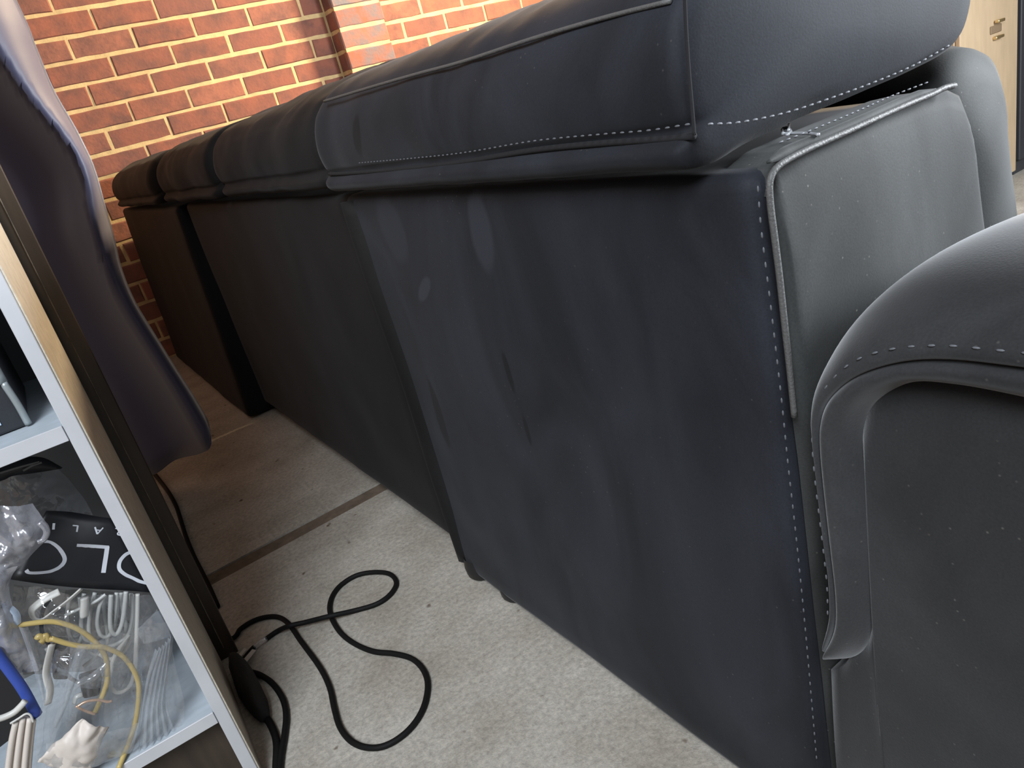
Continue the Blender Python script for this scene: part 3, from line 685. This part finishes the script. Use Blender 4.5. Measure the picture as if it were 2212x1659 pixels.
def cardpts(uv):  # strokes given in the card's own (u, v), lifted just off its surface
    return [cpt(u, v) + Vector((0, -.0018, 0)) for u, v in uv]
ribbon('letter_c', cardpts([(0.1047, 0.4488), (0.1943, 0.4469), (0.2804, 0.5014), (0.3361, 0.5885), (0.3441, 0.6636), (0.3096, 0.7491), (0.2493, 0.8184), (0.1777, 0.8577), (0.1065, 0.8777), (0.0768, 0.8461)]), 0.0042  , co)
ribbon('letter_l', cardpts([(0.4521, 0.4264), (0.5667, 0.4093), (0.6920, 0.3979), (0.7920, 0.3953)]), 0.0040  , co)
ribbon('letter_l_stem', cardpts([(0.7774, 0.3874), (0.7362, 0.5074), (0.6990, 0.6317), (0.6686, 0.7567)]), 0.0048  , co)
ribbon('letter_o', cardpts([(1.0269, 0.4381), (0.9348, 0.4914), (0.8530, 0.5858), (0.8224, 0.6858), (0.8490, 0.7572), (0.9070, 0.8088), (0.9640, 0.8534), (1.0188, 0.8677)]), 0.0042  , co)
ribbon('small_letter_i', cardpts([(0.1711, 0.1752), (0.1866, 0.2647)]), 0.0026  , co)
ribbon('small_letter_l', cardpts([(0.4047, 0.1714), (0.4713, 0.1640)]), 0.0014  , co)
ribbon('small_letter_l_stem', cardpts([(0.4699, 0.1611), (0.4548, 0.2475)]), 0.0018  , co)
ribbon('small_letter_a', cardpts([(0.7019, 0.2316), (0.6945, 0.1416)]), 0.0018  , co)
ribbon('small_letter_a_stem', cardpts([(0.7019, 0.2316), (0.8073, 0.1335)]), 0.0014  , co)
ribbon('small_letter_a_bar', cardpts([(0.6949, 0.1764), (0.7616, 0.1758)]), 0.0012  , co)
ribbon('small_letter_r', cardpts([(1.0056, 0.2178), (0.9714, 0.2086), (0.9895, 0.1827), (1.0192, 0.1781)]), 0.0016  , co)
ribbon('small_letter_r_stem', cardpts([(0.9826, 0.1257), (1.0229, 0.1345)]), 0.0014  , co)

# cables inside
def cab(name, pts, r, mat, parent, n=60, **k): return part(name, tube_vf(pts, r, 8, n), mat, parent, **k)
cab('cable_loop', [(-0.0562,0.9300,0.2888),(-0.0698,0.9300,0.2573),(-0.0847,0.9300,0.2241),(-0.0978,0.9300,0.1965),(-0.1100,0.9300,0.1817),(-0.1206,0.9300,0.1801),(-0.1264,0.9300,0.1869),(-0.1244,0.9300,0.2019),(-0.1130,0.9300,0.2228),(-0.0998,0.9300,0.2351),(-0.0844,0.9300,0.2459)], .0026, 'cable_white', cb, 90)
cab('cable_loop', [(-0.0851,0.9250,0.3092),(-0.0960,0.9250,0.2993),(-0.1060,0.9250,0.2818),(-0.1090,0.9250,0.2649),(-0.1026,0.9250,0.2590),(-0.0930,0.9250,0.2692),(-0.0818,0.9250,0.2896),(-0.0741,0.9250,0.3053)], .0024, 'cable_clear', cb)
cab('cable_loop', [(-0.0798,0.9200,0.3083),(-0.0908,0.9200,0.2846),(-0.0972,0.9200,0.2667),(-0.0942,0.9200,0.2588),(-0.0836,0.9200,0.2691),(-0.0708,0.9200,0.2919),(-0.0650,0.9200,0.3033)], .0026, 'cable_clear', cb)
cab('cable_loop', [(-0.0937,0.9300,0.3157),(-0.1064,0.9300,0.2967),(-0.1172,0.9300,0.2763),(-0.1209,0.9300,0.2577),(-0.1140,0.9300,0.2469),(-0.1012,0.9300,0.2420),(-0.0861,0.9300,0.2456),(-0.0722,0.9300,0.2661),(-0.0620,0.9300,0.2933)], .0024, 'cable_clear', cb)
cab('cable_loop', [(-0.1045,0.9400,0.3162),(-0.1148,0.9400,0.2969),(-0.1230,0.9400,0.2802),(-0.1263,0.9400,0.2627),(-0.1173,0.9400,0.2518)], .0026, 'cable_clear', cb)
cab('cable_loop', [(-0.0711,0.9400,0.2955),(-0.0802,0.9400,0.2660),(-0.0855,0.9400,0.2480),(-0.0992,0.9400,0.2284),(-0.1178,0.9400,0.2126),(-0.1331,0.9400,0.2018)], .0026, 'cable_clear', cb)
part('strap_loop', tube_vf([(-0.1202,0.9050,0.3476),(-0.1336,0.9050,0.3475),(-0.1451,0.9050,0.3449),(-0.1513,0.9050,0.3413),(-0.1527,0.9050,0.3319),(-0.1466,0.9050,0.3263),(-0.1319,0.9050,0.3294),(-0.1157,0.9050,0.3335),(-0.1007,0.9050,0.3387)], .0045, 8, 60, flat=.3), 'cable_white', cb)
part('connector', tube_vf([(-0.1035,0.9150,0.3233),(-0.1064,0.9150,0.3152),(-0.1097,0.9150,0.3087),(-0.1129,0.9150,0.3013)], .0055, 8, 12, flat=.7), 'cable_white', cb)
film_patch('bag_back', [(-0.1623,0.9650,0.3549),(-0.1795,0.9650,0.3205),(-0.1921,0.9650,0.2808),(-0.1999,0.9650,0.2473)], [(-0.0532,0.9650,0.2691),(-0.0548,0.9650,0.2345),(-0.0658,0.9650,0.1963),(-0.0919,0.9650,0.1727)], 'film_dark', cb, .0, .008, seed=41)
cab('cable_loop', [(-0.1203,0.9500,0.3160),(-0.1311,0.9500,0.2956),(-0.1388,0.9500,0.2728),(-0.1372,0.9500,0.2573),(-0.1277,0.9500,0.2648),(-0.1192,0.9500,0.2873),(-0.1115,0.9500,0.3101)], .0024, 'cable_clear', cb)
cab('cable_loop', [(-0.0764,0.9550,0.2876),(-0.0915,0.9550,0.2581),(-0.1118,0.9550,0.2358),(-0.1293,0.9550,0.2264),(-0.1442,0.9550,0.2227)], .0024, 'cable_clear', cb)
cab('cable_loop', [(-0.0622,0.9450,0.2841),(-0.0720,0.9450,0.2576),(-0.0864,0.9450,0.2310),(-0.1025,0.9450,0.2189),(-0.1162,0.9450,0.2201),(-0.1224,0.9450,0.2335)], .0024, 'cable_white', cb)
cab('cable_loop', [(-0.0897,0.9500,0.2997),(-0.0987,0.9500,0.2732),(-0.1061,0.9500,0.2480),(-0.1144,0.9500,0.2334),(-0.1260,0.9500,0.2315),(-0.1325,0.9500,0.2437)], .0022, 'cable_clear', cb)
cab('cable_loop', [(-0.1293,0.9200,0.3112),(-0.1146,0.9200,0.3106),(-0.0972,0.9200,0.3097),(-0.0844,0.9200,0.3120)], .0020, 'cable_clear', cb)
cab('cable_loop', [(-0.1661,0.9550,0.2680),(-0.1640,0.9550,0.2376),(-0.1594,0.9550,0.2119),(-0.1458,0.9550,0.1938),(-0.1269,0.9550,0.1868)], .0024, 'cable_clear', cb)
# clear bag with a printed black band, against the back of the bay
pb = root('printed_bag', (-.12, 1.05, ZB), 'crumpled clear bag with a black printed warning band at the back of the bay', 'bag')
film_patch('bag_film', [(-0.1347,1.0400,0.4726),(-0.1511,1.0400,0.4359),(-0.1677,1.0400,0.3987),(-0.1855,1.0400,0.3475)], [(-0.0803,1.0400,0.4574),(-0.0710,1.0400,0.4270),(-0.0651,1.0400,0.3949),(-0.0650,1.0400,0.3594)], 'film_milk', pb, .02, .010, seed=5)
bo = part('printed_band', loft_vf([catmull([(-0.1303,1.0150,0.4816),(-0.1129,1.0150,0.4770),(-0.0934,1.0150,0.4739),(-0.0792,1.0150,0.4646),(-0.0684,1.0150,0.4453)], 5), catmull([(-0.1393,1.0120,0.4615),(-0.1252,1.0120,0.4603),(-0.1163,1.0120,0.4606),(-0.0971,1.0120,0.4543),(-0.0699,1.0120,0.4458)], 5)]), 'card_black', pb); solid(bo, .001)
for a in ([(-0.1255,1.0080,0.4707),(-0.1069,1.0080,0.4685),(-0.0859,1.0080,0.4651)], [(-0.1045,1.0080,0.4627),(-0.0938,1.0080,0.4642),(-0.0840,1.0080,0.4635)]):
    ribbon('print_line', a, .0022, bo, mat='print_grey')
# grey bag bunched in front
gb = root('grey_bag', (-.16, .90, ZB), 'crumpled grey translucent plastic bag bunched at the left, over the header card', 'bag')
film_patch('bag_film', [(-0.1444,0.9000,0.4844),(-0.1546,0.9000,0.4618),(-0.1649,0.9000,0.4389),(-0.1774,0.9000,0.4111)], [(-0.1000,0.9000,0.4567),(-0.0969,0.9000,0.4281),(-0.1021,0.9000,0.4160),(-0.1147,0.9000,0.4083),(-0.1457,0.9000,0.3939)], 'film_grey', gb, .02, .016, 34, 34, seed=8)
film_patch('bag_neck', [(-0.1754,0.8900,0.4148),(-0.1847,0.8900,0.3847),(-0.1983,0.8900,0.3447),(-0.2091,0.8900,0.3012)], [(-0.1377,0.8900,0.4040),(-0.1527,0.8900,0.3880),(-0.1599,0.8900,0.3618),(-0.1646,0.8900,0.3204),(-0.1693,0.8900,0.2842)], 'film_grey', gb, .018, .014, 26, 30, seed=9)
part('rolled_mouth', tube_vf([(-0.1000,0.8730,0.4422),(-0.0982,0.8730,0.4341),(-0.0995,0.8730,0.4278),(-0.1049,0.8730,0.4227),(-0.1104,0.8730,0.4225)], .004, 8, 24, flat=.6), 'film_grey', gb)
film_patch('bag_tail', [(-0.1662,0.8840,0.3755),(-0.1680,0.8840,0.3656),(-0.1684,0.8840,0.3547),(-0.1653,0.8840,0.3437)], [(-0.1610,0.8840,0.3733),(-0.1579,0.8840,0.3625),(-0.1574,0.8840,0.3534),(-0.1606,0.8840,0.3442)], 'film_blue', gb, .006, .004, 10, 12, seed=31, label='pale blue folded plastic tail')
# yellow cable
yb = root('yellow_cable', (-.1, .9, ZB), 'yellow cable curving in two arcs inside the clear bag', 'cable')
cab('cable_run', [(-0.1718,0.8850,0.3451),(-0.1521,0.8850,0.3365),(-0.1359,0.8850,0.3270),(-0.1238,0.8850,0.3121),(-0.1160,0.8850,0.2952),(-0.1114,0.8850,0.2757),(-0.1113,0.8850,0.2556),(-0.1194,0.8850,0.2329),(-0.1297,0.8850,0.2182),(-0.1466,0.8850,0.2008)], .0029, 'cable_yellow', yb, 80)
cab('cable_run', [(-0.1450,0.8800,0.3130),(-0.1348,0.8800,0.2984),(-0.1223,0.8800,0.2847),(-0.1095,0.8800,0.2753),(-0.1019,0.8800,0.2650),(-0.0953,0.8800,0.2504),(-0.0930,0.8800,0.2296),(-0.0952,0.8800,0.2091),(-0.1041,0.8800,0.1876),(-0.1174,0.8800,0.1644),(-0.1292,0.8740,0.1520),(-0.1407,0.8600,0.1463),(-0.1493,0.8505,0.1419)], .0029, 'cable_yellow', yb, 90)
part('knot', tube_vf([(-0.1561,0.8820,0.3191),(-0.1534,0.8820,0.3211),(-0.1515,0.8820,0.3171),(-0.1543,0.8820,0.3127),(-0.1481,0.8820,0.3186),(-0.1481,0.8820,0.3121),(-0.1444,0.8820,0.3120)], .0032, 8, 30), 'cable_yellow', yb)
# clear sheet bag over the lot at right of the bay
fb = root('loose_bag', (-.07, .88, ZB), 'loose clear plastic bag spread over the lower shelf board', 'bag')
film_patch('bag_film', [(-0.1446,0.8720,0.3039),(-0.1668,0.8720,0.2742),(-0.1935,0.8720,0.2343),(-0.2260,0.8720,0.1705)], [(-0.0374,0.8720,0.2714),(-0.0513,0.8720,0.2214),(-0.0632,0.8720,0.1645),(-0.0816,0.8720,0.1300)], 'film', fb, .004, .007, 44, 36, seed=12, fold=.008, foldn=9)
film_patch('gathered_fold', [(-0.0626,0.8680,0.2465),(-0.0840,0.8680,0.2201),(-0.1045,0.8680,0.1857),(-0.1267,0.8680,0.1410)], [(-0.0420,0.8680,0.2540),(-0.0605,0.8680,0.2165),(-0.0787,0.8680,0.1797),(-0.0854,0.8680,0.1363)], 'film_milk', fb, .006, .003, 30, 26, seed=13, fold=.010, foldn=5)
film_patch('bag_corner', [(-0.0688,0.8700,0.2801),(-0.0707,0.8700,0.2705),(-0.0707,0.8700,0.2581)], [(-0.0427,0.8700,0.2905),(-0.0420,0.8700,0.2688),(-0.0430,0.8700,0.2507)], 'film_milk', fb, .008, .006, 16, 16, seed=14)
film_patch('fold_strip', [(-0.1248,0.8660,0.2984),(-0.1438,0.8660,0.2740),(-0.1669,0.8660,0.2446),(-0.1834,0.8660,0.2237)], [(-0.1176,0.8660,0.2906),(-0.1366,0.8660,0.2685),(-0.1605,0.8660,0.2395),(-0.1804,0.8660,0.2197)], 'film_milk', fb, .006, .003, 8, 24, seed=21)
film_patch('fold_strip', [(-0.1116,0.8660,0.2632),(-0.1282,0.8660,0.2588),(-0.1428,0.8660,0.2597),(-0.1525,0.8660,0.2537)], [(-0.1115,0.8660,0.2564),(-0.1278,0.8660,0.2495),(-0.1429,0.8660,0.2516),(-0.1523,0.8660,0.2453)], 'film_milk', fb, .004, .003, 8, 20, seed=22)
film_patch('fold_strip', [(-0.1606,0.8640,0.3508),(-0.1646,0.8640,0.3235),(-0.1699,0.8640,0.2952),(-0.1774,0.8640,0.2613)], [(-0.1539,0.8640,0.3460),(-0.1572,0.8640,0.3180),(-0.1644,0.8640,0.2910),(-0.1747,0.8640,0.2591)], 'film_milk', fb, .006, .004, 8, 24, seed=23)
film_patch('lower_fold', [(-0.1933,0.8620,0.2142),(-0.2036,0.8620,0.1949),(-0.2168,0.8620,0.1710)], [(-0.1117,0.8620,0.1741),(-0.1247,0.8620,0.1555),(-0.1342,0.8620,0.1450)], 'film_milk', fb, .010, .008, 30, 16, seed=24)
ad = root('power_adapter', (-.11, .96, ZB), 'black power adapter half hidden among the white cables in the clear bag', 'adapter')
M['adapter'] = plain('adapter_plastic', (0.02, 0.02, 0.022), 0.4)
a0 = [Vector(p) for p in [(-0.1518,0.9150,0.2824),(-0.1398,0.9150,0.2736),(-0.1573,0.9150,0.2375),(-0.1699,0.9150,0.2473)]]
def slab4(q, t): 
    V = q + [p + Vector((0, t, 0)) for p in q]; return V, [[0, 1, 2, 3], [7, 6, 5, 4], [0, 4, 5, 1], [1, 5, 6, 2], [2, 6, 7, 3], [3, 7, 4, 0]]
bv = part('case', slab4(a0, .03), 'adapter', ad, smooth=False).modifiers.new('round', 'BEVEL'); bv.width = .003; bv.segments = 2
part('lead', tube_vf([(-0.1545,0.9200,0.2800),(-0.1566,0.9200,0.2931),(-0.1547,0.9200,0.3087),(-0.1450,0.9200,0.3287),(-0.1317,0.9200,0.3395)], .0022, 8, 30), 'cord', ad)
ad2 = root('power_plug', (-.09, .95, ZB), 'black plug behind the copper wire end in the clear bag', 'plug')
a1 = [Vector(p) for p in [(-0.1476,0.9000,0.2346),(-0.1248,0.9000,0.2284),(-0.1368,0.9000,0.2074),(-0.1524,0.9000,0.2140)]]
bv = part('body', slab4(a1, .025), 'adapter', ad2, smooth=False).modifiers.new('round', 'BEVEL'); bv.width = .003; bv.segments = 2
part('pin', tube_vf([(-0.1495,0.8950,0.2239),(-0.1561,0.8950,0.2249),(-0.1608,0.8950,0.2186)], .003, 8, 10, flat=.5), 'cable_clear', ad2)
# copper wire, off-white wrap, small bits
cw = root('copper_wire', (-.1, .9, .2), 'short bent copper wire end lying in the clear bag', 'wire')
part('strand', tube_vf([(-0.1553,0.8680,0.2290),(-0.1460,0.8680,0.2292),(-0.1359,0.8680,0.2239),(-0.1286,0.8680,0.2153),(-0.1244,0.8680,0.2133)], .0016, 6, 24), 'copper', cw)
part('strand', tube_vf([(-0.1556,0.8680,0.2306),(-0.1518,0.8680,0.2213),(-0.1447,0.8680,0.2091)], .0015, 6, 20), 'copper', cw)
wr = film_patch('packing_wrap', [(-0.1551,0.8620,0.2193),(-0.1751,0.8620,0.2128),(-0.1951,0.8620,0.2059),(-0.2089,0.8620,0.1997)], [(-0.1382,0.8620,0.1918),(-0.1487,0.8620,0.1833),(-0.1633,0.8620,0.1667),(-0.1800,0.8620,0.1447)], 'cable_pink', None, .012, .012, 20, 20, seed=16)
solid(wr, .001); tag(wr, 'beige crumpled packing wrap low in the clear bag', 'wrap')
# blue tray, white cable bundle
bt = root('blue_tray', (-.13, .875, ZB), 'blue plastic tray edge at far left beside the white cable bundle', 'tray')
bl_ = [Vector(p) for p in [(-0.1897,0.8680,0.3362),(-0.1883,0.8680,0.3078),(-0.1874,0.8680,0.2797),(-0.1893,0.8680,0.2442)]]
part('rim', tube_vf(bl_, .0060, 8, 30, flat=.8), 'blue', bt)
part('inner_wall', loft_vf([[p + Vector((-.004, .004, -.006)) for p in bl_], [p + Vector((-.05, .03, -.03)) for p in bl_]]), 'card_black', bt)
wb = root('cable_bundle', (-.13, .86, ZB), 'tied bundle of off-white cables at lower left corner of shelf', 'cable')
strands = [[(-0.2053,0.8580,0.2555),(-0.2171,0.8580,0.2378),(-0.2329,0.8580,0.2103),(-0.2478,0.8580,0.1818)], [(-0.2030,0.8620,0.2532),(-0.2155,0.8620,0.2332),(-0.2311,0.8620,0.2053),(-0.2459,0.8620,0.1763)], [(-0.1987,0.8580,0.2554),(-0.2118,0.8580,0.2332),(-0.2272,0.8580,0.2052),(-0.2417,0.8580,0.1761)], [(-0.1963,0.8620,0.2531),(-0.2100,0.8620,0.2285),(-0.2253,0.8620,0.2002),(-0.2398,0.8620,0.1706)], [(-0.1937,0.8580,0.2513),(-0.2063,0.8580,0.2286),(-0.2214,0.8580,0.2001),(-0.2356,0.8580,0.1704)], [(-0.1930,0.8620,0.2450),(-0.2046,0.8620,0.2239),(-0.2195,0.8620,0.1949),(-0.2337,0.8620,0.1648)], ]
for q in strands: part('cable_strand', tube_vf(q, .0030, 8, 20), 'cable_pink', wb)
part('tie', tube_vf([(-0.2088,0.8530,0.2596),(-0.2007,0.8530,0.2602),(-0.1933,0.8530,0.2608),(-0.1907,0.8530,0.2566),(-0.1919,0.8530,0.2476)], .0012, 6, 20), 'cable_white', wb)
part('loose_strand', tube_vf([(-0.2219,0.8520,0.2759),(-0.2132,0.8520,0.2713),(-0.2017,0.8520,0.2697),(-0.1925,0.8520,0.2728),(-0.1877,0.8520,0.2755)], .0034, 8, 24), 'cable_white', wb)
bb = [Vector(p) for p in [(-0.1595,0.8720,0.2952),(-0.1640,0.8720,0.2721),(-0.1742,0.8720,0.2530),(-0.1847,0.8720,0.2375)]]
tag(part('flat_lead', tube_vf([(-0.1467,0.8780,0.3070),(-0.1567,0.8780,0.2926),(-0.1647,0.8780,0.2786),(-0.1696,0.8780,0.2587),(-0.1776,0.8780,0.2445)], .005, 8, 30, flat=.35), 'cable_white', None), 'flat white lead hanging beside the yellow cable knot', 'cable')

# ------------------------------------------------------------------ beyond the sofa on the right
tc_ = root('tan_cupboard', (2.78, 1.32, 0), 'tan plywood cupboard with a small brass catch, beyond the sofa', 'cupboard')
part('carcass', box_vf(2.56, 2.928, 1.302, 1.75, 0, 2.0, .003, 1), 'tan', tc_, smooth=False)
td = part('door', box_vf(2.562, 2.926, 1.285, 1.3015, .02, 1.98, .003, 1), 'tan', tc_, smooth=False)
lp = Vector([(2.7766,1.2850,0.5149)][0])
part('catch_plate', box_vf(lp.x - .035, lp.x + .035, 1.281, 1.2855, lp.z - .013, lp.z + .011, .002, 1), 'brown_recess', td, smooth=False)
part('catch_bolt', box_vf(lp.x - .012, lp.x + .030, 1.268, 1.282, lp.z + .016, lp.z + .026, .003, 2), 'brass', td)
part('catch_keeper', box_vf(lp.x - .018, lp.x + .034, 1.272, 1.2855, lp.z - .032, lp.z - .022, .003, 2), 'brass', td)
dk = root('grey_cabinet', (3.15, 1.4, 0), 'dark grey cabinet standing right of the tan cupboard', 'cabinet')
part('carcass', box_vf(2.945, 3.5, 1.30, 1.75, 0, 2.0, .004, 1), 'dark_grey', dk, smooth=False)
dd = part('door', box_vf(2.949, 3.496, 1.284, 1.299, .05, 1.97, .003, 1), 'dark_grey', dk, smooth=False)
part('handle', tube_vf([(3.02, 1.284, 1.1), (3.02, 1.26, 1.08), (3.02, 1.26, .95), (3.02, 1.284, .93)], .006, 8, 24), 'silver', dd)
